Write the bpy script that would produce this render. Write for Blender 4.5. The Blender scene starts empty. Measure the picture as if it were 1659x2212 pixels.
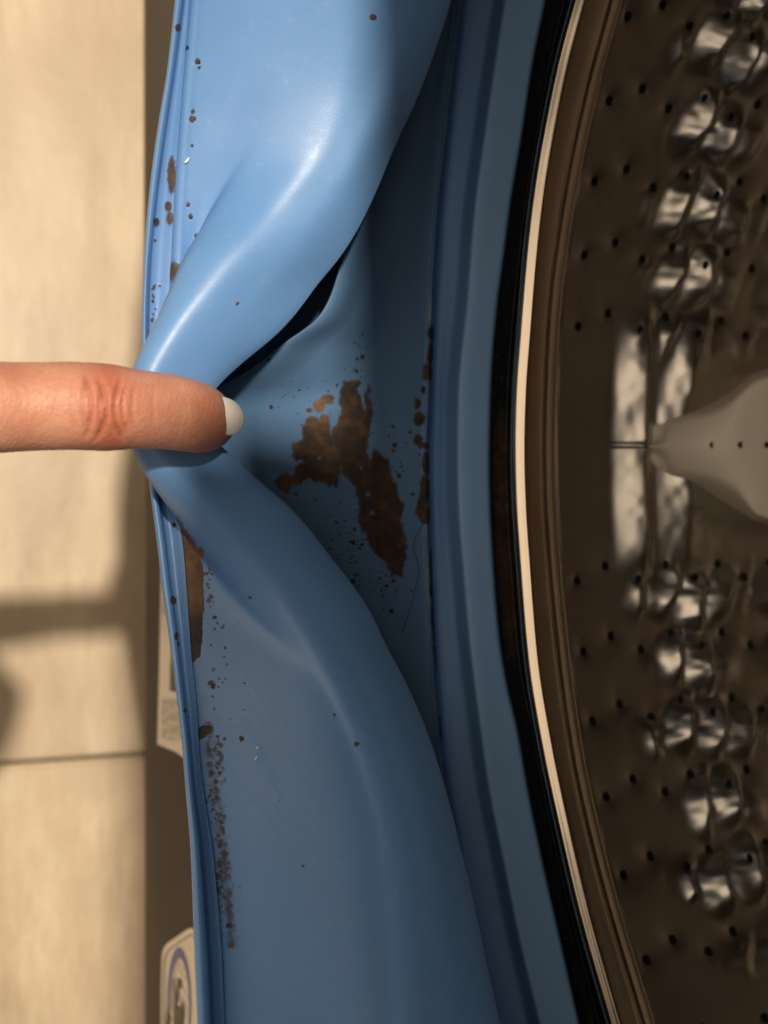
import bpy, bmesh, math
import numpy as np
from mathutils import Vector

# ------------------------------------------------------------------ camera, world, lights, exposure
sc = bpy.context.scene
COL = sc.collection
A = math.radians(20.0)                 # the camera leans 20 degrees into the drum
TANH = 0.4115                          # tan of half the vertical field of view
H = 0.25                               # camera above the bottom of the opening
YC, ZC = 0.015, 0.17                   # axis of the drum (runs along X)
camd = bpy.data.cameras.new('camera')
cam = bpy.data.objects.new('camera', camd); COL.objects.link(cam)
cam.location = (0, 0, H)
# view (sin A,0,-cos A), right (cos A,0,sin A), up (0,1,0)
from mathutils import Matrix
cam.matrix_world = Matrix(((math.cos(A), 0, -math.sin(A), 0), (0, 1, 0, 0), (math.sin(A), 0, math.cos(A), H), (0, 0, 0, 1)))
camd.sensor_fit = 'VERTICAL'; camd.sensor_height = 24.0
camd.lens = 12.0 / TANH
camd.clip_start = 0.005; camd.clip_end = 30
camd.dof.use_dof = True
camd.dof.focus_distance = 0.246
camd.dof.aperture_fstop = 13.0
sc.camera = cam

w = bpy.data.worlds.new("World"); sc.world = w; w.use_nodes = True
bg = w.node_tree.nodes['Background']
bg.inputs['Color'].default_value = (1.0, 0.86, 0.70, 1)
bg.inputs['Strength'].default_value = 0.16

def aim(o, tgt):
    d = Vector(tgt) - o.location
    o.rotation_euler = d.to_track_quat('-Z', 'Y').to_euler()
def lamp(name, kind, loc, tgt, energy, color, **kw):
    l = bpy.data.lights.new(name, kind); l.energy = energy; l.color = color
    for k, v in kw.items(): setattr(l, k, v)
    o = bpy.data.objects.new(name, l); COL.objects.link(o); o.location = loc; aim(o, tgt); return o
KX, KY = -0.128, 0.220
lamp('ceiling_spot', 'AREA', (0.06 + KX*1.9, 0.0 + KY*1.9, 1.9), (0.06, 0, 0), 52.0, (1.0, 0.86, 0.68), shape='DISK', size=0.075)
lamp('added_room_fill', 'AREA', (-1.10, 0.15, 1.30), (0.08, 0, 0), 15.0, (1.0, 0.82, 0.62), shape='RECTANGLE', size=1.2, size_y=2.4)  # unseen panel added for soft fill and the highlights on the steel
sc.view_settings.view_transform = 'Standard'; sc.view_settings.look = 'None'
sc.view_settings.exposure = 0.0; sc.view_settings.gamma = 1.0

# ------------------------------------------------------------------ helpers
RV = np.array([math.cos(A), 0, math.sin(A)]); UV_ = np.array([0, 1.0, 0]); VV = np.array([math.sin(A), 0, -math.cos(A)])
ORG = np.array([0, 0, H])
def rays(px, py):
    sx = (np.asarray(px, float) - 829.5)/1106*TANH; sy = -(np.asarray(py, float) - 1106)/1106*TANH
    return VV + sx[..., None]*RV + sy[..., None]*UV_
def oncyl(px, py, R):                   # point of a traced outline at radius R from the drum axis
    d = rays(px, py); o = ORG - np.array([0, YC, ZC])
    a = d[..., 1]**2 + d[..., 2]**2; b = 2*(o[1]*d[..., 1] + o[2]*d[..., 2]); c = o[1]**2 + o[2]**2 - np.asarray(R)**2
    t = (-b + np.sqrt(b*b - 4*a*c))/(2*a)
    return ORG + t[..., None]*d
def onz(px, py, z):
    d = rays(np.array(px), np.array(py)); t = (z - H)/d[..., 2]; return ORG + t[..., None]*d
def onx(px, py, x):
    d = rays(np.array(px), np.array(py)); t = x/d[..., 0]; return ORG + t[..., None]*d

def pchip(x, y, q):
    x = np.asarray(x, float); y = np.asarray(y, float); q = np.clip(np.asarray(q, float), x[0], x[-1])
    h = np.diff(x); dl = np.diff(y)/h; n = len(x); m = np.zeros(n)
    if n == 2: return y[0] + (q - x[0])*dl[0]
    for i in range(1, n-1):
        if dl[i-1]*dl[i] > 0:
            w1 = 2*h[i]+h[i-1]; w2 = h[i]+2*h[i-1]; m[i] = (w1+w2)/(w1/dl[i-1]+w2/dl[i])
    m[0] = dl[0]; m[-1] = dl[-1]
    i = np.clip(np.searchsorted(x, q, side='right')-1, 0, n-2); t = (q-x[i])/h[i]
    return ((1+2*t)*(1-t)**2)*y[i] + t*(1-t)**2*h[i]*m[i] + t*t*(3-2*t)*y[i+1] + t*t*(t-1)*h[i]*m[i+1]
def curve(pts):                         # list of (value, y) -> function of y, extended straight at the ends
    p = sorted([(b, a) for a, b in pts]); X = np.array([a for a, b in p], float); Y = np.array([b for a, b in p], float)
    s0 = (Y[1]-Y[0])/(X[1]-X[0]); s1 = (Y[-1]-Y[-2])/(X[-1]-X[-2])
    def f(q):
        q = np.asarray(q, float); r = pchip(X, Y, q)
        return r + np.where(q < X[0], (q-X[0])*s0, 0) + np.where(q > X[-1], (q-X[-1])*s1, 0)
    return f
def gsm(a, s, axis):
    if s <= 0: return a
    k = int(3*s)+1; x = np.arange(-k, k+1); g = np.exp(-x*x/(2*s*s)); g /= g.sum()
    a = np.moveaxis(a, axis, 0); p = np.concatenate([2*a[:1]-a[k:0:-1], a, 2*a[-1:]-a[-2:-k-2:-1]], 0)
    out = sum(g[i]*p[i:i+len(a)] for i in range(2*k+1)); return np.moveaxis(out, 0, axis)

def _h(ix, iy, s):
    n = (ix*374761393 + iy*668265263 + s*1442695041) & 0xffffffff
    n = ((n ^ (n >> 13))*1274126177) & 0xffffffff
    return ((n ^ (n >> 16)) & 0xffff)/65535.0
def vnoise(x, y, s=0):
    ix = np.floor(x).astype(np.int64); iy = np.floor(y).astype(np.int64); fx = x-ix; fy = y-iy
    fx = fx*fx*(3-2*fx); fy = fy*fy*(3-2*fy)
    return (_h(ix, iy, s)*(1-fx)+_h(ix+1, iy, s)*fx)*(1-fy) + (_h(ix, iy+1, s)*(1-fx)+_h(ix+1, iy+1, s)*fx)*fy
def fbm(x, y, s=0, o=4):
    v = 0; a = 0.5; t = 0
    for i in range(o): v = v + a*vnoise(x*2**i, y*2**i, s+i); t += a; a *= 0.55
    return v/t - 0.5

def link(name, me, mat=None, parent=None, smooth=True):
    o = bpy.data.objects.new(name, me); COL.objects.link(o)
    if mat is not None: me.materials.append(mat)
    if smooth: me.shade_smooth()
    if parent is not None: o.parent = parent
    return o
def gridmesh(name, P, closeu=False):
    n, m = P.shape[:2]; me = bpy.data.meshes.new(name)
    idx = np.arange(n*m).reshape(n, m)
    if closeu: idx = np.concatenate([idx, idx[:, :1]], 1)
    f = np.stack([idx[:-1, :-1], idx[:-1, 1:], idx[1:, 1:], idx[1:, :-1]], -1).reshape(-1, 4)
    me.vertices.add(n*m); me.vertices.foreach_set('co', P.reshape(-1).astype(np.float32))
    me.loops.add(f.size); me.loops.foreach_set('vertex_index', f.reshape(-1).astype(np.int32))
    me.polygons.add(len(f)); me.polygons.foreach_set('loop_start', np.arange(0, f.size, 4, dtype=np.int32))
    me.update(calc_edges=True); return me
def attr(me, name, vals):
    a = me.attributes.new(name, 'FLOAT', 'POINT'); a.data.foreach_set('value', np.asarray(vals, np.float32).reshape(-1))
def tag(o, label=None, cat=None, group=None, kind=None):
    if label: o['label'] = label
    if cat: o['category'] = cat
    if group: o['group'] = group
    if kind: o['kind'] = kind
    return o
def empty(name, loc, label=None, cat=None):
    o = bpy.data.objects.new(name, None); COL.objects.link(o); o.location = loc; o.empty_display_size = 0.02
    tag(o, label, cat); return o
def adopt(o, parent):                   # parent without moving
    o.parent = parent; o.matrix_parent_inverse = Matrix.Translation(-parent.location)

def sheet(name, rails, mat, parent, step=3.0, ucount=60, sm=(3, 2), upos=None, y0=-160, y1=2380, mask=None,
          first=None, last=None, thick=0, disp=None, around=True, dust=None, rust=None):
    """rails: list of (x(y), R(y)) functions. Surface through them, closed round the drum axis out of frame."""
    ys = np.arange(y0, y1+step, step)
    rx = np.stack([r[0](ys) for r in rails], 1); rr = np.stack([r[1](ys) for r in rails], 1)
    up = np.arange(len(rails), dtype=float) if upos is None else np.array(upos, float)
    q = np.linspace(up[0], up[-1], ucount)
    X = np.empty((len(ys), ucount)); R = np.empty_like(X)
    n = len(rails)
    # pchip across the rails, vectorised over the rows
    def across(V):
        hh = np.diff(up); dl = np.diff(V, axis=1)/hh; m = np.zeros_like(V)
        for i in range(1, n-1):
            ok = dl[:, i-1]*dl[:, i] > 0; w1 = 2*hh[i]+hh[i-1]; w2 = hh[i]+2*hh[i-1]
            a = np.where(ok, dl[:, i-1], 1); b = np.where(ok, dl[:, i], 1)
            m[:, i] = np.where(ok, (w1+w2)/(w1/a+w2/b), 0)
        m[:, 0] = dl[:, 0]; m[:, -1] = dl[:, -1]
        i = np.clip(np.searchsorted(up, q, side='right')-1, 0, n-2); t = (q-up[i])/hh[i]; h_ = hh[i]
        return ((1+2*t)*(1-t)**2)*V[:, i] + t*(1-t)**2*h_*m[:, i] + t*t*(3-2*t)*V[:, i+1] + t*t*(t-1)*h_*m[:, i+1]
    X = across(rx); R = across(rr)
    X = gsm(gsm(X, sm[0], 0), sm[1], 1); R = gsm(gsm(R, sm[0], 0), sm[1], 1)
    Yg = np.repeat(ys[:, None], ucount, 1)
    mk = mask(X, Yg) if mask else None
    if disp: R = R + disp(X, Yg)
    if mk is not None: R = R - 0.00018*np.clip(mk*1.6-0.4, 0, 1)*(0.6+fbm(X/7, Yg/7, 9))
    P = oncyl(X, Yg, R)
    th = np.arctan2(P[..., 1]-YC, -(P[..., 2]-ZC)); rad = np.hypot(P[..., 1]-YC, P[..., 2]-ZC); xx = P[..., 0]
    def cat(a, b, left):
        return np.concatenate([b, a], 1) if left else np.concatenate([a, b], 1)
    ex = 0
    for side, extra in ((True, first), (False, last)):
        if extra:
            for (ax, ar) in (extra[::-1] if side else extra):
                tcol = th[:, :1] if side else th[:, -1:]
                th = cat(th, tcol, side); xx = cat(xx, np.full_like(tcol, ax), side); rad = cat(rad, np.full_like(tcol, ar), side)
                if mk is not None: mk = cat(mk, np.zeros_like(tcol), side)
                X = cat(X, X[:, :1] if side else X[:, -1:], side); Yg = cat(Yg, Yg[:, :1], side)
    if around:
        K = 90; s = np.linspace(0, 1, K+1)[1:, None]; e = s*s*(3-2*s)
        th2 = th[-1:]*(1-s) + (th[:1]-2*math.pi)*s
        th = np.concatenate([th, th2]); xx = np.concatenate([xx, xx[-1:]*(1-e)+xx[:1]*e]); rad = np.concatenate([rad, rad[-1:]*(1-e)+rad[:1]*e])
        if mk is not None: mk = np.concatenate([mk, np.zeros((K, mk.shape[1]))])
    P = np.stack([xx, YC + rad*np.sin(th), ZC - rad*np.cos(th)], -1)
    me = gridmesh(name, P)
    attr(me, 'mould', mk if mk is not None else np.zeros(P.shape[:2]))
    if rust is not None:
        dd = np.zeros(P.shape[:2]); q_ = rust(X, Yg); dd[:q_.shape[0], :q_.shape[1]] = q_; attr(me, 'rust', np.clip(dd, 0, 1))
    if dust is not None:
        dd = np.zeros(P.shape[:2]); q_ = dust(X, Yg); dd[:q_.shape[0], :q_.shape[1]] = q_; attr(me, 'dust', dd)
    o = link(name, me, mat, parent)
    if thick:
        md = o.modifiers.new('thickness', 'SOLIDIFY'); md.thickness = thick; md.offset = -1
    return o

# ------------------------------------------------------------------ materials
class NT:
    def __init__(s, name):
        s.m = bpy.data.materials.new(name); s.m.use_nodes = True; s.t = s.m.node_tree; s.n = s.t.nodes; s.b = s.n['Principled BSDF']
    def new(s, ty, **kw):
        x = s.n.new(ty)
        for k, v in kw.items(): setattr(x, k, v)
        return x
    def l(s, a, b): s.t.links.new(a, b)
    def noise(s, scale, detail=4, rough=0.5, vec=None, dist=0.0):
        x = s.new('ShaderNodeTexNoise'); x.inputs['Scale'].default_value = scale; x.inputs['Detail'].default_value = detail
        x.inputs['Roughness'].default_value = rough; x.inputs['Distortion'].default_value = dist
        if vec is None:
            vec = s.new('ShaderNodeTexCoord').outputs['Object']
        s.l(vec, x.inputs['Vector']); return x.outputs['Fac']
    def ramp(s, fac, stops):
        r = s.new('ShaderNodeValToRGB'); e = r.color_ramp.elements
        while len(e) < len(stops): e.new(0.5)
        for i, (p, c) in enumerate(stops): e[i].position = p; e[i].color = (*c, 1) if len(c) == 3 else c
        s.l(fac, r.inputs['Fac']); return r.outputs['Color']
    def math(s, op, a, b=None, c=None):
        x = s.new('ShaderNodeMath', operation=op)
        for i, v in enumerate((a, b, c)):
            if v is None: continue
            if hasattr(v, 'links'): s.l(v, x.inputs[i])
            else: x.inputs[i].default_value = v
        return x.outputs[0]
    def mix(s, f, a, b):
        x = s.new('ShaderNodeMix', data_type='RGBA')
        for sock, v in ((x.inputs['Factor'], f), (x.inputs['A'], a), (x.inputs['B'], b)):
            if hasattr(v, 'links'): s.l(v, sock)
            elif isinstance(v, (int, float)): sock.default_value = v
            else: sock.default_value = (*v, 1)
        return x.outputs['Result']
    def bump(s, hgt, strength, dist):
        b = s.new('ShaderNodeBump'); b.inputs['Strength'].default_value = strength; b.inputs['Distance'].default_value = dist
        s.l(hgt, b.inputs['Height']); s.l(b.outputs[0], s.b.inputs['Normal'])
    def set(s, **kw):
        for k, v in kw.items():
            i = s.b.inputs[k.replace('_', ' ')]
            if hasattr(v, 'links'): s.l(v, i)
            else: i.default_value = (*v, 1) if isinstance(v, tuple) and len(v) == 3 and i.type == 'RGBA' else v

def rubber(name, base, base2, rough=0.42, spec=0.5, sss=0.0):
    m = NT(name)
    n1 = m.noise(28, 5, 0.6); n2 = m.noise(2600, 2); n3 = m.noise(420, 4, 0.7)
    col = m.ramp(n1, [(0.3, base), (0.7, base2)])
    # fine dust and dry marks
    dust = m.math('MULTIPLY', m.math('SUBTRACT', n3, 0.60), 1.2)
    dust = m.math('MAXIMUM', dust, 0.0)
    col = m.mix(dust, col, (0.42, 0.42, 0.42))
    at = m.new('ShaderNodeAttribute', attribute_name='mould').outputs['Fac']
    nn = m.noise(900, 4, 0.65)
    k = m.math('ADD', at, m.math('MULTIPLY', m.math('SUBTRACT', nn, 0.5), 0.80))
    f = m.ramp(k, [(0.34, (0, 0, 0)), (0.50, (.68, .68, .68)), (0.75, (.95, .95, .95))])
    tone = m.noise(230, 5, 0.7)
    mc = m.ramp(tone, [(0.28, (0.012, 0.008, 0.006)), (0.50, (0.045, 0.024, 0.012)), (0.66, (0.10, 0.052, 0.024)), (0.78, (0.07, 0.042, 0.022))])
    film = m.ramp(k, [(0.16, (0, 0, 0)), (0.46, (.55, .55, .55))])
    col = m.mix(film, col, (0.050, 0.050, 0.036))
    da = m.new('ShaderNodeAttribute', attribute_name='dust').outputs['Fac']
    col = m.mix(m.math('MULTIPLY', da, m.math('ADD', m.math('MULTIPLY', n3, .8), .3)), col, (0.42, 0.43, 0.46))
    ru = m.new('ShaderNodeAttribute', attribute_name='rust').outputs['Fac']
    mc = m.mix(ru, mc, m.ramp(tone, [(.3, (.11, .055, .024)), (.6, (.23, .120, .052))]))
    m.set(Base_Color=m.mix(f, col, mc))
    rr = m.math('ADD', m.math('MULTIPLY', n3, 0.22), rough-0.11)
    m.set(Roughness=m.math('ADD', rr, m.math('MULTIPLY', f, 0.3)))
    m.b.inputs['Specular IOR Level'].default_value = spec
    hgt = m.math('ADD', m.math('MULTIPLY', n2, 0.7), m.math('MULTIPLY', m.math('MULTIPLY', f, nn), 2.5))
    m.bump(hgt, 0.35, 0.00008)
    return m.m
M = {}
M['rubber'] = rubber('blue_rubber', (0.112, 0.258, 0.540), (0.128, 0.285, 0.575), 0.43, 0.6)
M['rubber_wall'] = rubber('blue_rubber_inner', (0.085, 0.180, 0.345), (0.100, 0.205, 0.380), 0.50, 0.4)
M['rubber_ring'] = rubber('grey_blue_rubber', (0.185, 0.350, 0.610), (0.205, 0.380, 0.650), 0.5, 0.4)
M['gap'] = rubber('dark_tub_rubber', (0.006, 0.007, 0.009), (0.018, 0.020, 0.024), 0.42, 0.4)

def metal(name, col, rough, nrm=0.0, scale=60):
    m = NT(name); n = m.noise(scale, 4, 0.6)
    m.set(Base_Color=m.ramp(n, [(0.3, tuple(c*0.85 for c in col)), (0.7, col)]), Metallic=1.0,
          Roughness=m.math('ADD', m.math('MULTIPLY', n, rough*0.7), rough*0.65))
    if nrm: m.bump(m.noise(scale*3, 3), nrm, 0.0004)
    return m.m
M['lip'] = metal('polished_steel', (0.52, 0.44, 0.35), 0.23)
M['drum'] = metal('drum_steel', (0.62, 0.58, 0.525), 0.34, 0.05, 50)
def plain(name, c1, c2, rough, scale=40, bump=0, metallic=0, bs=600):
    m = NT(name); m.set(Base_Color=m.ramp(m.noise(scale, 5, 0.6), [(0.3, c1), (0.7, c2)]), Roughness=rough, Metallic=metallic)
    if bump: m.bump(m.noise(bs, 4), bump, 0.0004)
    return m.m
M['panel'] = plain('shade_darkened_enamel', (0.095, 0.080, 0.066), (0.110, 0.093, 0.077), 0.75, 12)  # white enamel darkened in the base colour to carry the gasket's shade
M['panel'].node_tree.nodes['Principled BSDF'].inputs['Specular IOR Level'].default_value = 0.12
M['baffle'] = plain('taupe_plastic', (0.80, 0.73, 0.62), (0.83, 0.76, 0.65), 0.45, 30)
M['black'] = plain('black_void', (0.004, 0.004, 0.004), (0.008, 0.007, 0.006), 0.8)
M['paper'] = plain('sticker_paper', (0.80, 0.74, 0.64), (0.86, 0.80, 0.70), 0.45, 90)
M['ink'] = plain('dark_ink', (0.02, 0.018, 0.016), (0.05, 0.045, 0.04), 0.5, 200)
M['blueink'] = plain('blue_ink', (0.06, 0.10, 0.33), (0.08, 0.13, 0.40), 0.5, 200)
M['greyink'] = plain('grey_ink', (0.33, 0.30, 0.26), (0.42, 0.38, 0.33), 0.5, 400)
M['nail'] = plain('whitened_nail', (0.93, 0.89, 0.81), (0.94, 0.90, 0.83), 0.20, 60)  # cream nail, base whitened to look lit while it sits in shade
M['phone'] = plain('phone_glass', (0.02, 0.02, 0.022), (0.03, 0.03, 0.032), 0.3)
M['hair'] = plain('dark_hair', (0.02, 0.015, 0.012), (0.03, 0.02, 0.016), 0.5)
M['lint'] = plain('white_lint', (0.75, 0.73, 0.70), (0.85, 0.83, 0.8), 0.7)

# ------------------------------------------------------------------ traced outlines
c = curve
const = lambda v: (lambda q: np.full_like(np.asarray(q, float), v))
def off(f, d): return lambda q: f(q)+d
def avg(f, g, t): return lambda q: f(q)*(1-t)+g(q)*t
rim_o = c([(401,-200),(378,0),(361,149),(337,298),(319,446),(309,595),(306,707),(306,830),(311,940),(322,1042),(336,1151),(349,1260),(364,1370),(378,1479),(391,1591),(401,1710),(411,1829),(416,1948),(420,2067),(426,2212)])
rim_i = c([(395,0),(376,149),(354,298),(335,446),(322,595),(319,700),(320,830),(325,940),(337,1042),(354,1151),(367,1260),(382,1370),(394,1479),(407,1591),(418,1710),(432,1829),(441,1948),(449,2067),(456,2212)])
f0 = c([(421,0),(408,149),(395,298),(385,446),(377,595),(364,720),(345,830),(345,940),(366,1042),(387,1110),(400,1206),(408,1315),(416,1424),(427,1533),(434,1646),(446,1740),(460,1829),(472,1948),(481,2067),(487,2212)])
f1 = c([(700,-160),(640,0),(590,150),(550,270),(505,380),(450,490),(418,560),(400,620),(378,700),(352,780),(338,860),(338,940),(350,1040),(385,1110),(432,1180),(485,1250),(545,1320),(610,1400),(670,1500),(720,1620),(760,1800),(800,2212)])
f2 = c([(730,-160),(672,0),(625,150),(583,270),(532,370),(458,480),(404,562),(371,640),(335,720),(299,790),(289,820),(289,950),(300,985),(343,1050),(389,1108),(445,1175),(510,1250),(580,1330),(645,1410),(705,1510),(755,1630),(800,1810),(835,2212)])
f3 = c([(790,-160),(778,0),(762,100),(738,220),(695,330),(605,445),(525,535),(462,610),(400,690),(350,768),(322,830),(320,940),(365,1010),(432,1080),(500,1150),(570,1235),(640,1330),(700,1430),(755,1540),(800,1660),(840,1820),(880,2212)])
f5 = c([(1000,-160),(965,0),(930,110),(890,215),(850,300),(800,420),(760,500),(713,569),(683,602),(646,655),(590,718),(534,762),(467,823),(440,860),(440,940),(487,984),(567,1059),(614,1095),(657,1142),(712,1215),(756,1270),(796,1331),(822,1390),(870,1480),(905,1560),(937,1650),(965,1750),(990,1850),(1012,1940),(1037,2060),(1070,2212)])
crease = c([(1003,0),(985,150),(968,300),(952,450),(944,560),(937,700),(932,850),(927,1000),(930,1150),(940,1400),(955,1600),(985,1800),(1020,2000),(1060,2212)])
band = c([(1085,0),(1062,150),(1040,300),(1020,450),(1003,658),(985,850),(983,1000),(985,1095),(996,1240),(1007,1372),(1029,1550),(1050,1700),(1080,1850),(1110,2000),(1160,2212)])
ring = c([(1180,0),(1153,135),(1127,305),(1107,423),(1089,560),(1076,658),(1064,800),(1061,877),(1059,1000),(1061,1095),(1069,1240),(1080,1372),(1097,1480),(1118,1568),(1143,1710),(1172,1852),(1204,1994),(1253,2212)])
lipc = c([(1251,0),(1215,135),(1187,271),(1165,400),(1148,542),(1134,713),(1124,850),(1121,973),(1124,1090),(1131,1196),(1150,1427),(1180,1610),(1216,1781),(1260,1970),(1328,2212)])
inn = c([(1352,0),(1298,200),(1256,400),(1235,530),(1220,650),(1211,800),(1207,950),(1208,1050),(1217,1200),(1242,1450),(1272,1650),(1330,1900),(1422,2212)])

# ------------------------------------------------------------------ mould
def seg_sd(px, py, poly):
    poly = np.array(poly, float); d = np.full(px.shape, 1e9); inside = np.zeros(px.shape, bool)
    for i in range(len(poly)):
        a = poly[i]; b = poly[(i+1) % len(poly)]; e = b-a; wx = px-a[0]; wy = py-a[1]
        t = np.clip((wx*e[0]+wy*e[1])/(e@e), 0, 1); d = np.minimum(d, np.hypot(wx-t*e[0], wy-t*e[1]))
        cnd = (a[1] > py) != (b[1] > py)
        with np.errstate(divide='ignore', invalid='ignore'):
            xi = a[0] + (py-a[1])*e[0]/(e[1] if e[1] else 1e-9)
        inside ^= cnd & (px < xi)
    return np.where(inside, -d, d)
def K2(pts): return [(x*.3638+493.8, y*.3638+658.4) for x, y in pts]
def K7(pts): return [(x*.2727+274.3, y*.2727+1042.4) for x, y in pts]
def K8(pts): return [(x*.2976+219.5, y*.2976+1591) for x, y in pts]
def K3(pts): return [(x*.372+274, y*.372) for x, y in pts]
POLYA = K2([(470,700),(510,660),(530,700),(560,650),(590,660),(600,740),(610,800),(640,900),(655,1000),(645,1090),(600,1070),(560,1050),(520,1050),(480,1030),(430,1060),(360,1080),(350,1120),(300,1090),(290,1040),(330,1010),(390,1010),(400,960),(420,930),(380,900),(390,840),(450,790),(440,720)])
POLYB = K2([(690,450),(760,455),(770,540),(800,560),(830,490),(850,600),(850,690),(835,790),(810,870),(840,920),(870,860),(930,900),(975,1040),(1010,1140),(1035,1200),(1020,1290),(1050,1400),(1045,1500),(1025,1600),(970,1620),(930,1520),(860,1470),(820,1370),(765,1290),(790,1200),(760,1100),(700,1000),(670,970),(640,1040),(610,900),(620,760),(660,650),(670,520)])
HOLES = [(K2([(800,600)])[0], 8, 16), (K2([(830,1130)])[0], 9, 12), (K2([(850,1240)])[0], 10, 10), (K2([(440,930)])[0], 7, 6), (K2([(540,910)])[0], 5, 5), (K2([(790,960)])[0], 6, 8)]
ORNG = [(708,862,13,11),(689,876,12,13),(668,886,6,5),(675,912,14,13),(700,908,10,13),(585,879,4,4),(581,777,4,4),(890,1068,4,4)]
CRM = [(934,722,6,14),(932,765,5,20),(925,805,8,16),(916,842,4,7),(903,873,5,8),(908,904,9,13),(905,948,6,9),(918,963,9,7),(922,1000,6,22),(919,1060,7,30),(913,1098,9,20),(919,1115,9,16),(935,1215,5,30),(938,1260,5,40),(942,1330,6,45),(946,1400,5,40),(958,1540,4,50)]
rng = np.random.default_rng(7)
SPK = [(x, y, r, r) for x, y, r in zip(rng.normal(765, 62, 150), rng.normal(1185, 60, 150), rng.gamma(2.0, 0.7, 150)+0.7) if 610 < x < 900 and 1060 < y < 1310 and (y-1060) > (x-600)*0.55-60]
SPK += [(x, y, r*.8, r) for x, y, r in zip(rng.normal(772, 12, 26), rng.uniform(720, 830, 26), rng.gamma(2, .6, 26)+.6)]
SPK += [(x, y, r, r) for x, y, r in zip(rng.uniform(600, 740, 26), rng.uniform(820, 900, 26), rng.gamma(2, .4, 26)+.5)]
SPK += [(x, y, r, r) for x, y, r in zip(rng.normal(850, 22, 60), rng.normal(1000, 60, 60), rng.gamma(2, .6, 60)+.7)]
SPK += [(x, y, r, r) for x, y, r in zip(rng.normal(838, 16, 30), rng.normal(1270, 22, 30), rng.gamma(2, .6, 30)+.7)]
def ell(x, y, L, soft=0.35):
    m = np.zeros(x.shape)
    for (cx, cy, a, b) in L:
        sel = (np.abs(x-cx) < 2.2*a+4) & (np.abs(y-cy) < 2.2*b+4)
        if not sel.any(): continue
        d = np.sqrt(((x[sel]-cx)/a)**2 + ((y[sel]-cy)/b)**2)
        m[sel] = np.maximum(m[sel], np.clip(1.0-(d-1)*1.2-0.5, 0, 1))
    return m
def wall_mask(x, y):
    wx = x + 9*fbm(x/16, y/16, 1) ; wy = y + 16*fbm(x/16, y/16, 2)
    m = np.zeros(x.shape)
    s = (x > 580) & (x < 900) & (y > 780) & (y < 1300)
    nz = fbm(x[s]/9, y[s]/14, 5)
    for P in (POLYA, POLYB):
        d = seg_sd(wx[s], wy[s], P); v = np.clip(0.52 - d/15.0 + nz*0.8 + .35*fbm(x[s]/3.5, y[s]/5, 6, 2), 0, 1)
        m[s] = np.maximum(m[s], v)
    for (cx, cy), a, b in HOLES:
        m -= 0.75*np.exp(-(((wx-cx)/a)**2+((wy-cy)/b)**2))
    m = np.clip(m, 0, 1)
    m = np.maximum(m, ell(wx*0.5+x*0.5, wy*0.5+y*0.5, ORNG)); m = np.maximum(m, ell(wx, wy*.6+y*.4, [(a_-2, b_, c_*1.35, d_*1.15) for a_, b_, c_, d_ in CRM])); m = np.maximum(m, ell(x, y, SPK))
    return m
POLYL = K7([(430,230),(480,330),(545,400),(575,470),(570,560),(600,640),(600,900),(592,1200),(575,1380),(540,1420),(515,1390),(490,1100),(470,700),(440,400)])
LSP = [(441,1187,7,12),(446,1578,13,8),(437,1588,8,9)]
STR = K8([(860,60),(870,200),(865,330),(840,420),(840,520),(885,600),(880,700),(905,780),(895,880),(915,960),(890,1040),(905,1150),(910,1300)])
LSTR = []
for i in range(330):
    t = rng.uniform(0, len(STR)-1.001); k = int(t); p = np.array(STR[k])*(1-(t-k))+np.array(STR[k+1])*(t-k)
    r = rng.gamma(2.0, 1.0)+0.8; LSTR.append((p[0]+rng.normal(-4, 6), p[1]+rng.normal(0, 8), r*.9, r*1.3))
for i in range(80):
    r = rng.gamma(1.4, 0.35)+0.5; yy = rng.uniform(1220, 1600); LSP.append((436+(yy-1220)*.07+rng.gamma(1.8, 14), yy, r, r*1.3))
for i in range(6):
    LSP.append((rng.uniform(520, 860), rng.uniform(1300, 2100), 1.8, 1.8))
LSP += [(803,37,4,5),(412,257,3,3),(425,132,3,3),(508,655,2,2),(762,1270,4,3),(497,2003,4,4)]
LSP += [(x, y, 1.6, 2) for x, y in zip(rng.uniform(400, 430, 8), rng.uniform(60, 520, 8))]
def flap_mask(x, y):
    wx = x + 5*fbm(x/14, y/14, 3); wy = y + 10*fbm(x/14, y/14, 4); m = np.zeros(x.shape)
    s = (x < 480) & (y > 1080) & (y < 1450)
    m[s] = np.clip(0.55 - seg_sd(wx[s], wy[s], POLYL)/7.0 + 0.35*fbm(x[s]/9, y[s]/9, 6), 0, 1)
    m = np.maximum(m, ell(wx, wy, LSP)); m = np.maximum(m, ell(x, y, LSTR)*(.22+.42*vnoise(x/4, y/5, 81)))
    # thin film of grime along the bottom of the valley
    b = np.exp(-((x-(f0(y)+24))/16)**2)*((y > 1560) & (y < 2050))
    m = np.maximum(m, b*(0.40+0.5*fbm(x/10, y/22, 8)))
    b2 = np.exp(-((x-382)/7)**2-((y-590)/26)**2); m = np.maximum(m, b2*0.9)
    return m
def groove_mask(x, y):
    wx = x + 3*fbm(x/9, y/9, 3); wy = y + 6*fbm(x/9, y/9, 4)
    L = [(371,378,9,36),(363,446,7,11),(367,472,7,13),(338,480,6,9),(377,590,8,24),(332,620,3,5),(330,650,3,4),(345,617,3,3),(328,690,3,4),(335,520,3,3),
         (376,1134,5,5),(374,1298,6,9),(381,1375,4,8),(385,1391,3,5),(400,1535,4,5),(384,60,6,8)]
    L += [(xx, yy, 2, 3) for xx, yy in zip(rng.uniform(328, 338, 14), rng.uniform(600, 720, 14))]
    return ell(wx, wy, L)
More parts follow.
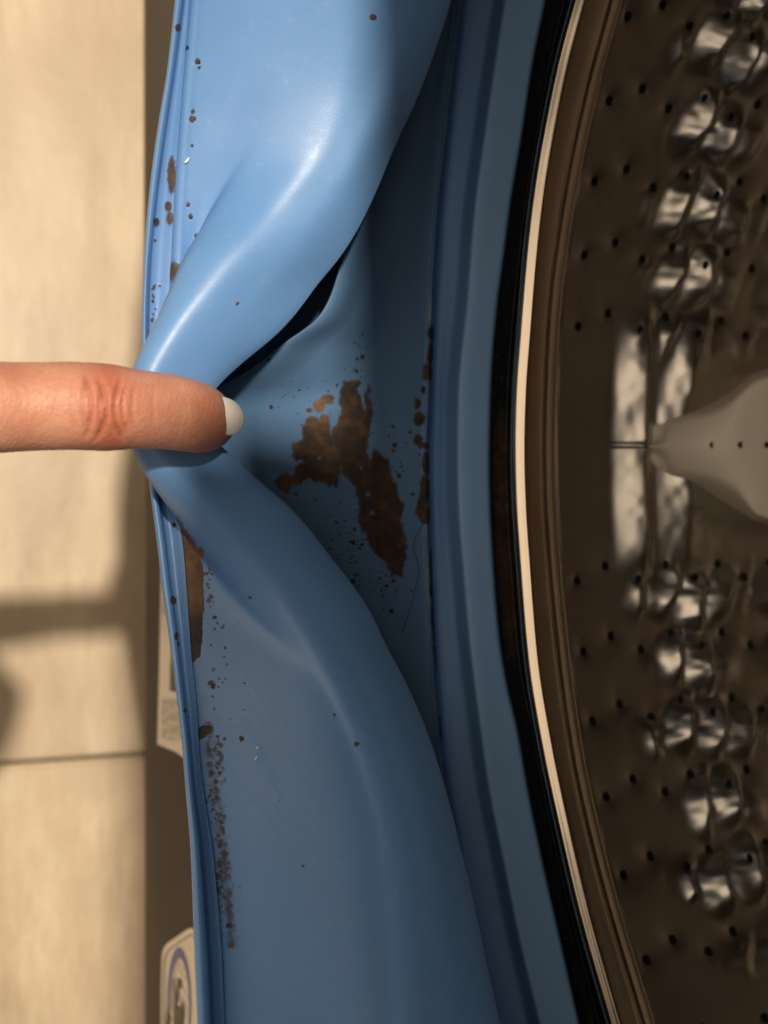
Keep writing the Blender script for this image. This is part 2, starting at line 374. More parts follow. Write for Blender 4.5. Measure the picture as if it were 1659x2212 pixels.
def gap_mask(x, y):
    m = 0.80+0.9*fbm(x/18, y/40, 12)
    return np.clip(m, 0, 1)*np.exp(-((y-1150)/260)**4)*np.exp(-((x-ring(y)-24)/20)**4)

# ------------------------------------------------------------------ gasket
gasket = empty('door_gasket', (0.08, YC, ZC-0.17), 'light blue rubber door gasket pulled open by a fingertip, with brown mould in its folds', 'door seal')
def Rr(*p): return c([(r, y) for y, r in p])
R0 = Rr((-160,.1705),(2380,.1705))
def skin(o):
    adopt(o, gasket); return o
LOWER = Rr((-160,0),(900,0),(1150,.0018),(2380,.0022))
groove = sheet('outer_lip', [
    (off(rim_o, 3), const(.1735)), (off(rim_o, 0), const(.1690)), (off(rim_o, 1), const(.1668)), (avg(rim_o, rim_i, .45), const(.1658)),
    (off(rim_i, -1), const(.1668)), (off(rim_i, 0), const(.1688)), (off(rim_i, 4), const(.1712)), (avg(rim_i, f0, .35), const(.1715)),
    (avg(rim_i, f0, .75), const(.1708)), (off(f0, -2), const(.1705)), (off(f0, 0), lambda q: .1700+LOWER(q)*1.3), (off(f0, 5), lambda q: .1712+LOWER(q))],
    M['rubber'], None, step=3, ucount=64, sm=(3, .7), mask=groove_mask, first=[(.079, .2110), (.060, .1860)])
skin(groove)
F = [(f0, lambda q: .1706+LOWER(q)), (off(f0, 3), lambda q: .1699+LOWER(q)*1.2), (off(f0, 10), lambda q: .1702+LOWER(q)*.9)]
r1 = Rr((-160,.1660),(0,.1660),(150,.1660),(300,.1664),(450,.1682),(560,.1700),(700,.170),(830,.168),(950,.168),(1080,.170),(1180,.1700),(1300,.1678),(1500,.1650),(1800,.1640),(2380,.1635))
r2 = Rr((-160,.1652),(0,.1652),(150,.1650),(300,.1648),(450,.1650),(560,.1610),(700,.1575),(830,.156),(950,.156),(1080,.160),(1180,.1640),(1300,.1652),(1500,.1645),(1800,.1640),(2380,.1635))
r3 = Rr((-160,.1638),(0,.1634),(150,.1626),(300,.1606),(450,.1582),(560,.1550),(700,.1530),(830,.1525),(950,.1525),(1080,.1545),(1180,.1595),(1300,.1628),(1500,.1637),(1800,.1637),(2380,.1632))
r4 = Rr((-160,.1655),(0,.1650),(150,.1632),(300,.1605),(450,.1584),(560,.1566),(700,.1550),(830,.1545),(950,.1545),(1080,.1568),(1180,.1608),(1300,.1640),(1500,.1652),(1800,.1652),(2380,.165))
r5 = Rr((-160,.1700),(0,.1696),(150,.1680),(300,.1655),(450,.1637),(560,.1630),(700,.1600),(830,.158),(950,.158),(1080,.1610),(1180,.1650),(1300,.1680),(1500,.1695),(1800,.1695),(2380,.169))
fm = lambda q: .5*(f0(q)+10)+.5*f1(q)
rm = Rr((-160,.1690),(0,.1690),(300,.1692),(450,.1700),(560,.1706),(700,.1705),(830,.170),(950,.170),(1080,.1716),(1180,.1712),(1300,.1704),(1500,.1680),(1800,.1672),(2380,.1668))
F += [(fm, rm), (f1, r1), (f2, r2), (f3, r3), (avg(f3, f5, .5), r4), (off(f5, -9), lambda q: r5(q)-.0008), (f5, r5)]
def wrinkle(x, y):                      # soft pull lines that fan out from the pinch
    return 0.00022*fbm((x-300)/160, (y-880)/220, 21, 2)*2
def flap_dust(x, y):                     # dry scum and wipe marks on the lower flap
    u = (x*.55+y*.84)/90; v = (x*.84-y*.55)/7
    g = np.exp(-((x-560-(y-1500)*.15)/85)**2-((y-1560)/260)**2)
    d = g*np.clip(.16+.9*fbm(u, v, 71, 3)+.2*fbm(x/30, y/30, 72), 0, 1)*.55
    d += .10*np.exp(-((x-600-(y-1500)*.28)/120)**2)*(y > 1300)*np.clip((y-1300)/150, 0, 1)
    return np.clip(d + np.clip(fbm(x/40, y/40, 73)-.22, 0, 1)*.25, 0, 1)
flap = sheet('folded_flap', F, M['rubber'], None, step=2.6, ucount=250, upos=[0,.15,.5,2,3,3.6,5,6.6,7.7,8], sm=(8, 6), mask=flap_mask, thick=.0011, disp=wrinkle, dust=flap_dust, rust=lambda x, y: ((x < 480) & (y < 1345) & (y > 1080))*np.clip((1345-y)/50, 0, 1)*.95)
skin(flap)

wl = c([(960,-160),(925,0),(860,200),(805,350),(765,450),(748,520),(736,560),(724,605),(714,635),(700,665),(680,693),(646,718),(605,745),(557,785),(500,820),(440,850),(415,880),(415,950),(510,1100),(640,1300),(750,1600),(830,2212)])
wr = Rr((-160,.190),(350,.189),(560,.184),(660,.181),(820,.179),(880,.182),(1200,.187),(2380,.184))
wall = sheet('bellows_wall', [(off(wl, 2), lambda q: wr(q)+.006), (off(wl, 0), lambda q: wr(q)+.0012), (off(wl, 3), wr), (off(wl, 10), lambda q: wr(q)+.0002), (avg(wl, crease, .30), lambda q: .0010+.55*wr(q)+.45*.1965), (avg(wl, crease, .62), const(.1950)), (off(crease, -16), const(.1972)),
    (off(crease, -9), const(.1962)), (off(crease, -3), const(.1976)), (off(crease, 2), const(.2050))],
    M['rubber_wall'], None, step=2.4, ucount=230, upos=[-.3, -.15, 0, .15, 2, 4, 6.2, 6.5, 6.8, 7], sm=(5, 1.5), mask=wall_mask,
    disp=lambda x, y: .00025*fbm(x/60, y/300, 31, 2)*2,
    dust=lambda x, y: np.exp(-((x-crease(y)+8)/4.5)**2)*np.clip(.15+1.5*fbm(x/9, y/38, 95, 3), 0, 1)*(y > 640)*1.0,  # pale strip on the crease: worn seam plus painted bead highlights
    rust=lambda x, y: (x < 722)*np.exp(-((x-692)/28)**2-((y-880)/34)**2)*1.0 + np.exp(-((x-625)/26)**2-((y-1045)/26)**2)*.6)
skin(wall)
# hollow added behind the fold, shaped to give the flap's dark shadow wedge
wl2 = c([(760,-160),(720,0),(670,300),(610,500),(520,700),(415,830),(415,950),(510,1100),(640,1300),(750,1600),(830,2212)])
hollow = sheet('shade_hollow', [(wl2, const(.196)), (avg(wl2, crease, .3), const(.2060)), (avg(wl2, crease, .7), const(.2080)), (off(crease, 2), const(.2080))],
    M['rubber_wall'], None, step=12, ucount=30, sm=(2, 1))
skin(hollow)
inner = sheet('inner_ring', [(off(crease, 0), const(.2055)), (off(crease, 8), const(.2085)), (off(band, -20), const(.2060)), (off(band, -5), const(.2000)), (off(band, 6), const(.1950)),
    (avg(band, ring, .5), const(.1942)), (off(ring, -8), const(.1941)), (off(ring, -1), const(.1950)), (off(ring, 0), const(.1970)), (off(ring, -6), const(.207))],
    M['rubber_ring'], None, step=3, ucount=90, upos=[0, .6, 3, 3.4, 3.8, 5.5, 7, 7.4, 7.7, 9], sm=(4, 1), last=[(.136, .212)])
skin(inner)

# ------------------------------------------------------------------ washing machine: cabinet and drum
PX = 0.075; PB = -0.219; FLOOR = -0.236
washer = empty('washing_machine', (PX+.3, YC, FLOOR), 'front-loading washing machine with white casing coloured dark for shade, polished drum lip and dimpled steel drum', 'washing machine')
def cabinet():
    # front panel with the round opening, built as a ring of quads out to the rectangle
    n = 128; bm = bmesh.new(); t = .0012
    def ringv(fn, x): return [bm.verts.new((x, *fn(2*math.pi*i/n))) for i in range(n)]
    def circ(r): return lambda a: (YC+r*math.cos(a), ZC+r*math.sin(a))
    def rect(a):
        ca, sa = math.cos(a), math.sin(a); ty = .30/abs(ca) if abs(ca) > 1e-6 else 1e9
        tz = ((.64-ZC) if sa > 0 else (ZC-PB-.004))/abs(sa) if abs(sa) > 1e-6 else 1e9
        k = min(ty, tz); return (YC+k*ca, ZC+k*sa)
    loops = [ringv(circ(.214), PX+.012), ringv(circ(.209), PX+.004), ringv(circ(.210), PX), ringv(rect, PX)]
    for a, b in zip(loops, loops[1:]):
        for i in range(n): bm.faces.new((a[i], a[(i+1) % n], b[(i+1) % n], b[i]))
    # corners of the rectangle
    me = bpy.data.meshes.new('front_panel'); bm.normal_update(); bm.to_mesh(me); bm.free()
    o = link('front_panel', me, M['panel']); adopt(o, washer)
    # cabinet box: rounded bottom edge, sides, top, back
    prof = [(PX, PB+.006), (PX+.0015, PB+.002), (PX+.006, PB), (PX+.60, PB)]
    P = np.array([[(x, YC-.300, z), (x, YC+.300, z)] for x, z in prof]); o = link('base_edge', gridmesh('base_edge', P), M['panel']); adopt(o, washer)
    top = np.array([[(PX, YC-.302, PB), (PX, YC-.302, .64), (PX, YC+.302, .64), (PX, YC+.302, PB)], [(PX+.6, YC-.302, PB), (PX+.6, YC-.302, .64), (PX+.6, YC+.302, .64), (PX+.6, YC+.302, PB)]], float)
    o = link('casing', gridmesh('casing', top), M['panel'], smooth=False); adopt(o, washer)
cabinet()
# dark gap with the tub edge, then the rolled lip of the drum
gap = sheet('tub_gap', [(off(ring, -16), const(.204)), (off(ring, 10), const(.202)), (avg(ring, lipc, .45), const(.1995)), (avg(ring, lipc, .55), const(.1975)), (avg(ring, lipc, .7), const(.1985)), (off(lipc, 4), const(.202))],
    M['gap'], None, step=3, ucount=50, sm=(4, 1), mask=gap_mask)
adopt(gap, washer)
lipo = sheet('drum_lip', [(off(lipc, -20), const(.1860)), (off(lipc, -18), const(.1800)), (off(lipc, -14), const(.1786)), (off(lipc, -8), const(.17785)), (off(lipc, 3), const(.17712)), (off(lipc, 13), const(.17650)),
    (off(lipc, 21), const(.1766)), (avg(lipc, inn, .55), const(.1774)), (off(inn, -34), const(.1781)), (off(inn, -28), const(.1780)), (off(inn, -21), const(.17845)), (off(inn, -14), const(.1788)), (off(inn, -8), const(.1789)), (off(inn, -2), const(.1815)), (off(inn, 0), const(.186))],
    M['lip'], None, step=4, ucount=130, upos=[0, .6, 1.2, 2, 2.8, 3.4, 4, 6, 7.6, 8, 8.4, 8.8, 9.2, 9.6, 10], sm=(6, 1.0), last=[(.150, .215), (.155, .2345)])
adopt(lipo, washer)

RD = 0.235
def tocyl(px, py, R=RD):
    p = oncyl(np.array([px], float), np.array([py], float), np.array([R]))[0]
    return p[0], math.atan2(p[1]-YC, -(p[2]-ZC))
ROWS = [(1522,-95),(1522,62),(1470,238),(1426,407),(1395,562),(1372,712),None,(1372,1252),(1387,1402),(1410,1548),(1450,1708),(1500,1872),(1560,2050),(1640,2240)]
holes = []
DX = 0.0093
base = tocyl(1372, 1252)[0]
for r in ROWS:
    if r is None: continue
    x0, th = tocyl(*r)
    for k in range(-2, 10):
        x = base + DX*k; low = (k % 2 == 0)
        holes.append((x, th*1.0 + (0 if low else 0.0175), k))
BT = tocyl(1500, 965)[1]
def drum_height(x, s, th):
    # s: arc length. Pressed dimples round each hole and soft pillows between the rows
    h = np.zeros(x.shape)
    for (hx, ht, k) in holes:
        ds = (th-ht)*RD; d2 = (x-hx)**2 + ds**2
        sel = d2 < .013**2
        h[sel] += .0004*np.exp(-d2[sel]/(2*.0011**2)) + .0005*np.exp(-d2[sel]/(2*.0030**2))
        if k % 4 == 1:                  # creased pillow between two rows of holes
            d3 = ((x-hx-.007)/(.0150+.0035*math.sin(ht*37)))**2 + ((ds+.0085+.0020*np.sin((x-hx)*230+ht*9)+.0035*fbm(x/.008, ds/.008+ht*31, 91, 2))/.0078)**2
            msk = np.exp(-np.minimum(d3, 6)**2.0)
            ph = (x-hx)/.0105 + .45 + .42*fbm(x/.010+hx*90, ds/.007+ht*40, 47, 3) - ds/.040
            p = ph-np.floor(ph); sw = np.where(p < .74, p/.74, (1-p)/.26)
            h -= msk*(.0004 + .0046*sw)*(1.0 if k < 4 else .55)
    if h.shape[1] > 9: h = gsm(h, 1.0, 1)
    h += .00035*fbm(x/.016, s/.020, 41, 3)
    flat = 1/(1+np.exp((np.abs(th-BT)*RD-.034)/.0040))
    X1, X2, X3 = tocyl(1318, 965)[0], tocyl(1392, 965)[0], tocyl(1470, 965)[0]
    r1_ = np.clip((x-X1)/(X2-X1-.0008), 0, 1)*(x < X2); r2_ = np.clip((x-X2)/(X3-X2), 0, 1)*(x >= X2)
    bead = -.0066*r1_ - .0066*r2_*(x < X3) - .0066*(x >= X3)*np.exp(-np.clip(x-X3, 0, 1)/.012)
    if bead.shape[1] > 9: bead = gsm(bead, 3.0, 1)
    seam = .0007*np.exp(-((th-BT)*RD/.0005)**2)*((x > X1) & (x < X3))
    return h*(1-flat*.93) + bead*flat*(.90+.42*fbm(x/.010, s/.012, 43, 3)) + seam
def drum():
    xs = np.concatenate([np.arange(.1545, .262, .00042), np.arange(.262, .47, .004)])
    hi = np.arange(-.62, .66, .0021); ext = np.linspace(.66, 2*math.pi-.62, 150)[1:]
    ths = np.concatenate([hi, ext])
    X, T = np.meshgrid(xs, ths)
    edge = np.clip((T+.62)/.05, 0, 1)*np.clip((.66-T)/.05, 0, 1)*np.clip((.262-X)/.01, 0, 1)
    h = np.zeros(X.shape); n = len(hi); h[:n] = drum_height(X[:n], T[:n]*RD, T[:n])
    h = h*edge; R = RD + h
    P = np.stack([X, YC+R*np.sin(T), ZC-R*np.cos(T)], -1)
    me = gridmesh('drum_wall', P); o = link('drum_wall', me, M['drum']); adopt(o, washer)
    rr = np.linspace(.236, .001, 14); T2 = np.linspace(0, 2*math.pi, 97); Rg, Tg = np.meshgrid(rr, T2)
    P = np.stack([.466+.012*np.sin(Rg*60), YC+Rg*np.sin(Tg), ZC-Rg*np.cos(Tg)], -1)
    o = link('drum_back', gridmesh('drum_back', P), M['drum']); adopt(o, washer)
    # perforations: small dark pierced cups at the bottom of each dimple
    bm = bmesh.new()
    for (hx, ht, k) in holes:
        if abs(ht-BT)*RD < .030: continue
        i_ = int(np.argmin(np.abs(xs-hx))); j_ = int(np.argmin(np.abs(ths-ht))); R0_ = RD + float(h[max(j_-1, 0):j_+2, max(i_-1, 0):i_+2].min())
        vs = []; rr_ = .00105
        for j, (r_, dR) in enumerate(((1.0, -.0002), (.75, -.00012))):
            ringv = []
            for i in range(12):
                a = 2*math.pi*i/12; x = hx+r_*rr_*math.cos(a); t = ht+r_*rr_*1.25*math.sin(a)/RD; R = R0_+dR-.0001
                ringv.append(bm.verts.new((x, YC+R*math.sin(t), ZC-R*math.cos(t))))
            vs.append(ringv)
        for i in range(12): bm.faces.new((vs[0][i], vs[0][(i+1) % 12], vs[1][(i+1) % 12], vs[1][i]))
        bm.faces.new(vs[1])
    me = bpy.data.meshes.new('perforations'); bm.to_mesh(me); bm.free()
    o = link('perforations', me, M['black']); adopt(o, washer); o['kind'] = 'stuff'
drum()
def baffle():
    xs = np.arange(1396, 1830, 2.0)
    top = pchip([1396,1414,1470,1544,1590,1625,1659,1830], [946,915,892,866,838,808,796,770], xs); bt = pchip([1396,1433,1526,1600,1637,1659,1830], [985,1022,1063,1107,1128,1134,1160], xs)
    te = pchip([1396,1429,1444,1507,1563,1600,1630,1659,1830], [955,940,921,903,884,851,827,815,790], xs); be = pchip([1396,1429,1451,1526,1581,1637,1659,1830], [975,988,1011,1025,1048,1112,1120,1140], xs)
    Rt = pchip([1396,1425,1460,1530,1600,1700,1830], [.2345,.231,.2275,.221,.216,.213,.212], xs)
    v = [0, .7, 1.6, 3, 4.4, 5.3, 6]; q = np.linspace(0, 6, 70); rows = []
    for i in range(len(xs)):
        mid = (te[i]+be[i])/2
        yy = pchip(v, [top[i], top[i]+1, te[i], mid, be[i], bt[i]-1, bt[i]], q)
        RR = pchip(v, [.2375, .2335, Rt[i]+.0010, Rt[i]-.0012, Rt[i]+.0010, .2335, .2375], q)
        rows.append(oncyl(np.full(q.shape, xs[i]), yy, gsm(RR, 1.5, 0)))
    me = gridmesh('baffle', np.array(rows)); o = link('baffle', me, M['baffle']); adopt(o, washer)
    for cx in (1539, 1600, 1657, 1716):
        r = float(pchip([1396,1425,1460,1530,1600,1700,1830], [.2345,.231,.2275,.221,.216,.213,.212], np.array([cx]))[0])-.00135
        a = np.linspace(0, 2*math.pi, 17)[:-1]; bm = bmesh.new()
        out = [bm.verts.new(p) for p in oncyl(cx+6.5*np.cos(a), 961+7*np.sin(a), np.full(16, r-.0001))]
        ins = [bm.verts.new(p) for p in oncyl(cx+4.8*np.cos(a), 961+5.2*np.sin(a), np.full(16, r+.00005))]
        for i in range(16): bm.faces.new((out[i], out[(i+1) % 16], ins[(i+1) % 16], ins[i]))
        bm.faces.new(ins); me = bpy.data.meshes.new('drain_hole'); bm.to_mesh(me); bm.free()
        h = link('drain_hole', me, M['hole']); h.parent = o
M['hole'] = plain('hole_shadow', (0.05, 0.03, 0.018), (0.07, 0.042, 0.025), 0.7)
baffle()

# ------------------------------------------------------------------ stickers on the front panel
def plate(name, pts, x, mat, parent, th=.0002):
    P = onx([p[0] for p in pts], [p[1] for p in pts], x); bm = bmesh.new()
    a = [bm.verts.new(p-np.array([th, 0, 0])) for p in P]; b = [bm.verts.new(p) for p in P]
    bm.faces.new(a); n = len(a)
    for i in range(n): bm.faces.new((a[i], a[(i+1) % n], b[(i+1) % n], b[i]))
    bmesh.ops.recalc_face_normals(bm, faces=bm.faces)
    me = bpy.data.meshes.new(name); bm.to_mesh(me); bm.free(); o = link(name, me, mat, parent, smooth=False)
    return o
st1 = plate('information_sticker', [(350,1180),(400,1180),(402,1640),(384,1626),(341,1607),(345,1450)], PX-.0001, M['paper'], None)
tag(st1, 'long cream paper sticker with dark block on the shade-darkened front panel below the gasket rim', 'sticker')
plate('printed_block', [(368,1440),(374,1360),(400,1360),(400,1500),(367,1492)], PX-.0003, M['ink'], st1, .0001)
def lines(parent, x0, x1, y0, y1, n, seed):
    r = np.random.default_rng(seed); bm = bmesh.new()
    for i in range(n):
        x = x0+(x1-x0)*(i+.5)/n; y = y0
        while y < y1:
            L = r.uniform(6, 26); P = onx([x, x+2.0, x+2.0, x], [y, y, min(y+L, y1), min(y+L, y1)], PX-.00045)
            bm.faces.new([bm.verts.new(p) for p in P]); y += L+r.uniform(2, 7)
    me = bpy.data.meshes.new('printed_text'); bm.to_mesh(me); bm.free(); link('printed_text', me, M['greyink'], parent)['kind'] = 'stuff'
lines(st1, 348, 366, 1250, 1330, 4, 1); lines(st1, 346, 392, 1510, 1600, 8, 2)
st2 = plate('emblem_sticker', [(350,2130),(352,2093),(357,2082),(366,2075),(405,2008),(413,2004),(422,2007),(430,2020),(440,2500),(350,2500)], PX-.0001, M['paper'], None)
# rounded sloping top edge of the sticker
bpy.data.objects.remove(st2)
st2 = plate('emblem_sticker', [(349,2400),(349,2130),(351,2060),(355,2048),(362,2038),(405,2008),(414,2004),(424,2010),(430,2025),(440,2400)], PX-.0001, M['paper'], None)
tag(st2, 'cream sticker with blue oval emblem at the lower end of the shade-darkened front panel', 'sticker')
def ringplate(name, cx, cy, a, b, wa, wb, mat, parent, x, n=48, sk=0):
    bm = bmesh.new(); t = np.linspace(0, 2*math.pi, n+1)[:-1]
    o_ = onx(cx+a*np.cos(t)+sk*np.sin(t), cy+b*np.sin(t), x); i_ = onx(cx+1+(a-wa)*np.cos(t)+sk*np.sin(t), cy+4+(b-wb)*np.sin(t), x)
    O = [bm.verts.new(p) for p in o_]; I = [bm.verts.new(p) for p in i_]
    for i in range(n): bm.faces.new((O[i], O[(i+1) % n], I[(i+1) % n], I[i]))
    me = bpy.data.meshes.new(name); bm.to_mesh(me); bm.free(); return link(name, me, mat, parent, smooth=False)
ringplate('blue_oval', 386, 2172, 26, 126, 5, 20, M['blueink'], st2, PX-.0005)
def stroke(name, pts, wd, mat, parent, x):
    pts = np.array(pts, float); bm = bmesh.new(); d = np.gradient(pts, axis=0); n = np.stack([-d[:, 1], d[:, 0]], 1); n /= np.linalg.norm(n, axis=1)[:, None]
    L = onx(pts[:, 0]+n[:, 0]*wd, pts[:, 1]+n[:, 1]*wd, x); R = onx(pts[:, 0]-n[:, 0]*wd, pts[:, 1]-n[:, 1]*wd, x)
    a = [bm.verts.new(p) for p in L]; b = [bm.verts.new(p) for p in R]
    for i in range(len(a)-1): bm.faces.new((a[i], a[i+1], b[i+1], b[i]))
    me = bpy.data.meshes.new(name); bm.to_mesh(me); bm.free(); return link(name, me, mat, parent, smooth=False)
stroke('border_line', [(353,2400),(353,2140),(355,2075),(358,2062),(364,2052),(405,2023),(414,2019),(421,2024),(424,2034)], 1.0, M['ink'], st2, PX-.0005)
for k, pts in enumerate(([(378,2080),(388,2100),(398,2112),(405,2118)], [(380,2074),(392,2090),(402,2098)], [(377,2090),(376,2130),(374,2190)], [(382,2140),(395,2160),(404,2185)], [(382,2150),(394,2172),(402,2200)], [(385,2120),(398,2140),(406,2160)])):
    q = np.linspace(0, len(pts)-1, 10); pp = np.stack([np.interp(q, range(len(pts)), [p[i] for p in pts]) for i in (0, 1)], 1)
    stroke('sketch_line', pp, .6, M['greyink'], st2, PX-.0006)
plate('figure_shape', [(380,2165),(383,2112),(391,2116),(392,2135),(386,2132),(384,2165)], PX-.0006, M['ink'], st2, .00005)
plate('figure_shape', [(366,2160),(371,2114),(375,2114),(378,2150),(379,2185),(374,2190),(369,2182)], PX-.0007, M['greyink'], st2, .00005)
plate('figure_shape', [(374,2200),(378,2165),(383,2175),(388,2180),(393,2160),(395,2185),(394,2225),(388,2240),(376,2236)], PX-.0008, M['ink'], st2, .00005)
plate('figure_shape', [(356,2230),(360,2180),(366,2190),(369,2200),(364,2215),(363,2260),(358,2260)], PX-.0006, M['ink'], st2, .00005)
for s in (st1, st2):
    for ch in s.children: pass

# ------------------------------------------------------------------ floor: large tiles with a real joint
def tilemat():
    m = NT('travertine_tile'); tc = m.new('ShaderNodeTexCoord').outputs['Object']
    mp = m.new('ShaderNodeMapping'); mp.inputs['Scale'].default_value = (9, 2.6, 1); m.l(tc, mp.inputs['Vector'])
    n1 = m.noise(5, 6, .55, mp.outputs[0], 0.4); n2 = m.noise(26, 6, .65, mp.outputs[0], .3); n3 = m.noise(14.0, 3, .5, tc)
    c1 = m.ramp(n1, [(.30, (.42, .33, .23)), (.52, (.56, .46, .33)), (.75, (.64, .54, .40))])
    c2 = m.ramp(n2, [(.3, (.86, .80, .72)), (.7, (1, 1, 1))])
    x = m.new('ShaderNodeMix', data_type='RGBA', blend_type='MULTIPLY'); x.inputs['Factor'].default_value = .8
    m.l(c1, x.inputs['A']); m.l(c2, x.inputs['B'])
    m.set(Base_Color=m.mix(m.ramp(n3, [(.42, (0, 0, 0)), (.66, (.75, .75, .75))]), x.outputs['Result'], (.42, .32, .22)), Roughness=m.math('ADD', m.math('MULTIPLY', n2, .2), .32))  # brown clouds of the stone, strengthened to stand in for soft shadows
    m.bump(m.noise(160, 5), .15, .0006); return m.m
M['tile'] = tilemat(); M['grout'] = plain('grout', (.20, .16, .11), (.26, .21, .15), .9, 300)
jy = float(onz([150.], [1640.], FLOOR)[0, 1])
g = bpy.data.meshes.new('floor'); g.from_pydata([(-1.8, -2, FLOOR-.0025), (1.6, -2, FLOOR-.0025), (1.6, 2, FLOOR-.0025), (-1.8, 2, FLOOR-.0025)], [], [(0, 1, 2, 3)])
floor = link('floor', g, M['grout'], smooth=False); floor['kind'] = 'structure'
TS = .6; GP = .0026; tx0 = -.30
bm = bmesh.new(); bmesh.ops.create_cube(bm, size=1); bmesh.ops.scale(bm, vec=(TS-GP, TS-GP, .009), verts=bm.verts)
bmesh.ops.bevel(bm, geom=[e for e in bm.edges if abs(e.verts[0].co.z-e.verts[1].co.z) < 1e-6 and e.verts[0].co.z > 0], offset=.0012, segments=2, affect='EDGES')
tme = bpy.data.meshes.new('tile'); bm.to_mesh(tme); bm.free(); tme.materials.append(M['tile'])
for i in range(-2, 3):
    for j in range(-3, 3):
        o = bpy.data.objects.new('tile', tme); COL.objects.link(o); o.parent = floor
        o.location = (tx0+.3+i*TS-.15, jy+TS*(j+.5), FLOOR-.0045)

# ------------------------------------------------------------------ hand: one continuous surface
def cpt(px, py, z): return onz([float(px)], [float(py)], z)[0]
def tube(path, n=28, seg=60, capend=True, flat=1.0):
    """path: list of (point, radius sideways, radius up)."""
    P = np.array([p[0] for p in path]); ra = np.array([p[1] for p in path]); rb = np.array([p[2] for p in path])
    L = np.concatenate([[0], np.cumsum(np.linalg.norm(np.diff(P, axis=0), axis=1))]); q = np.linspace(0, L[-1], seg)
    C = gsm(np.stack([pchip(L, P[:, i], q) for i in range(3)], 1), 1.5, 0); a = pchip(L, ra, q); b = pchip(L, rb, q)
    T = np.gradient(C, axis=0); T /= np.linalg.norm(T, axis=1)[:, None]
    bm = bmesh.new(); rings = []
    up = np.array([0, 0, 1.0])
    for k in range(seg):
        s = np.cross(T[k], up)
        if np.linalg.norm(s) < .2: s = np.cross(T[k], np.array([-1.0, 0, 0]))
        s /= np.linalg.norm(s); u = np.cross(s, T[k])
        if u[2] < 0 and abs(u[2]) > .3: u = -u; s = -s
        rings.append([bm.verts.new(C[k]+s*a[k]*math.cos(t)+u*b[k]*math.sin(t)) for t in np.linspace(0, 2*math.pi, n+1)[:-1]])
    for r1_, r2_ in zip(rings, rings[1:]):
        for i in range(n): bm.faces.new((r1_[i], r1_[(i+1) % n], r2_[(i+1) % n], r2_[i]))
    bm.faces.new(rings[0]); bm.faces.new(rings[-1]); bmesh.ops.recalc_face_normals(bm, faces=bm.faces)
    me = bpy.data.meshes.new('t'); bm.to_mesh(me); bm.free(); return me
mm = .001
def skinmat():
    m = NT('skin'); tc = m.new('ShaderNodeTexCoord').outputs['Object']
    red = m.new('ShaderNodeAttribute', attribute_name='flush').outputs['Fac']
    n = m.noise(150, 5, .6); base = m.ramp(n, [(.3, (.46, .20, .135)), (.55, (.54, .265, .175)), (.75, (.60, .33, .225))])
    col = m.mix(red, base, (.43, .13, .075))
    cr = m.new('ShaderNodeAttribute', attribute_name='crease').outputs['Fac']
    m.set(Base_Color=m.mix(m.math('MULTIPLY', cr, .55), col, (.28, .085, .05)), Roughness=m.math('ADD', m.math('MULTIPLY', m.noise(700, 3), .2), .40),
          Subsurface_Weight=.25, Subsurface_Radius=(.0030, .0011, .0006), Subsurface_Scale=1.0)
    m.b.inputs['Specular IOR Level'].default_value = .4
    v = m.new('ShaderNodeTexVoronoi'); v.inputs['Scale'].default_value = 1500; m.l(tc, v.inputs['Vector'])
    m.bump(m.math('ADD', v.outputs['Distance'], m.math('MULTIPLY', m.noise(900, 5), 1.0)), .4, .00018); return m.m
M['skin'] = skinmat()
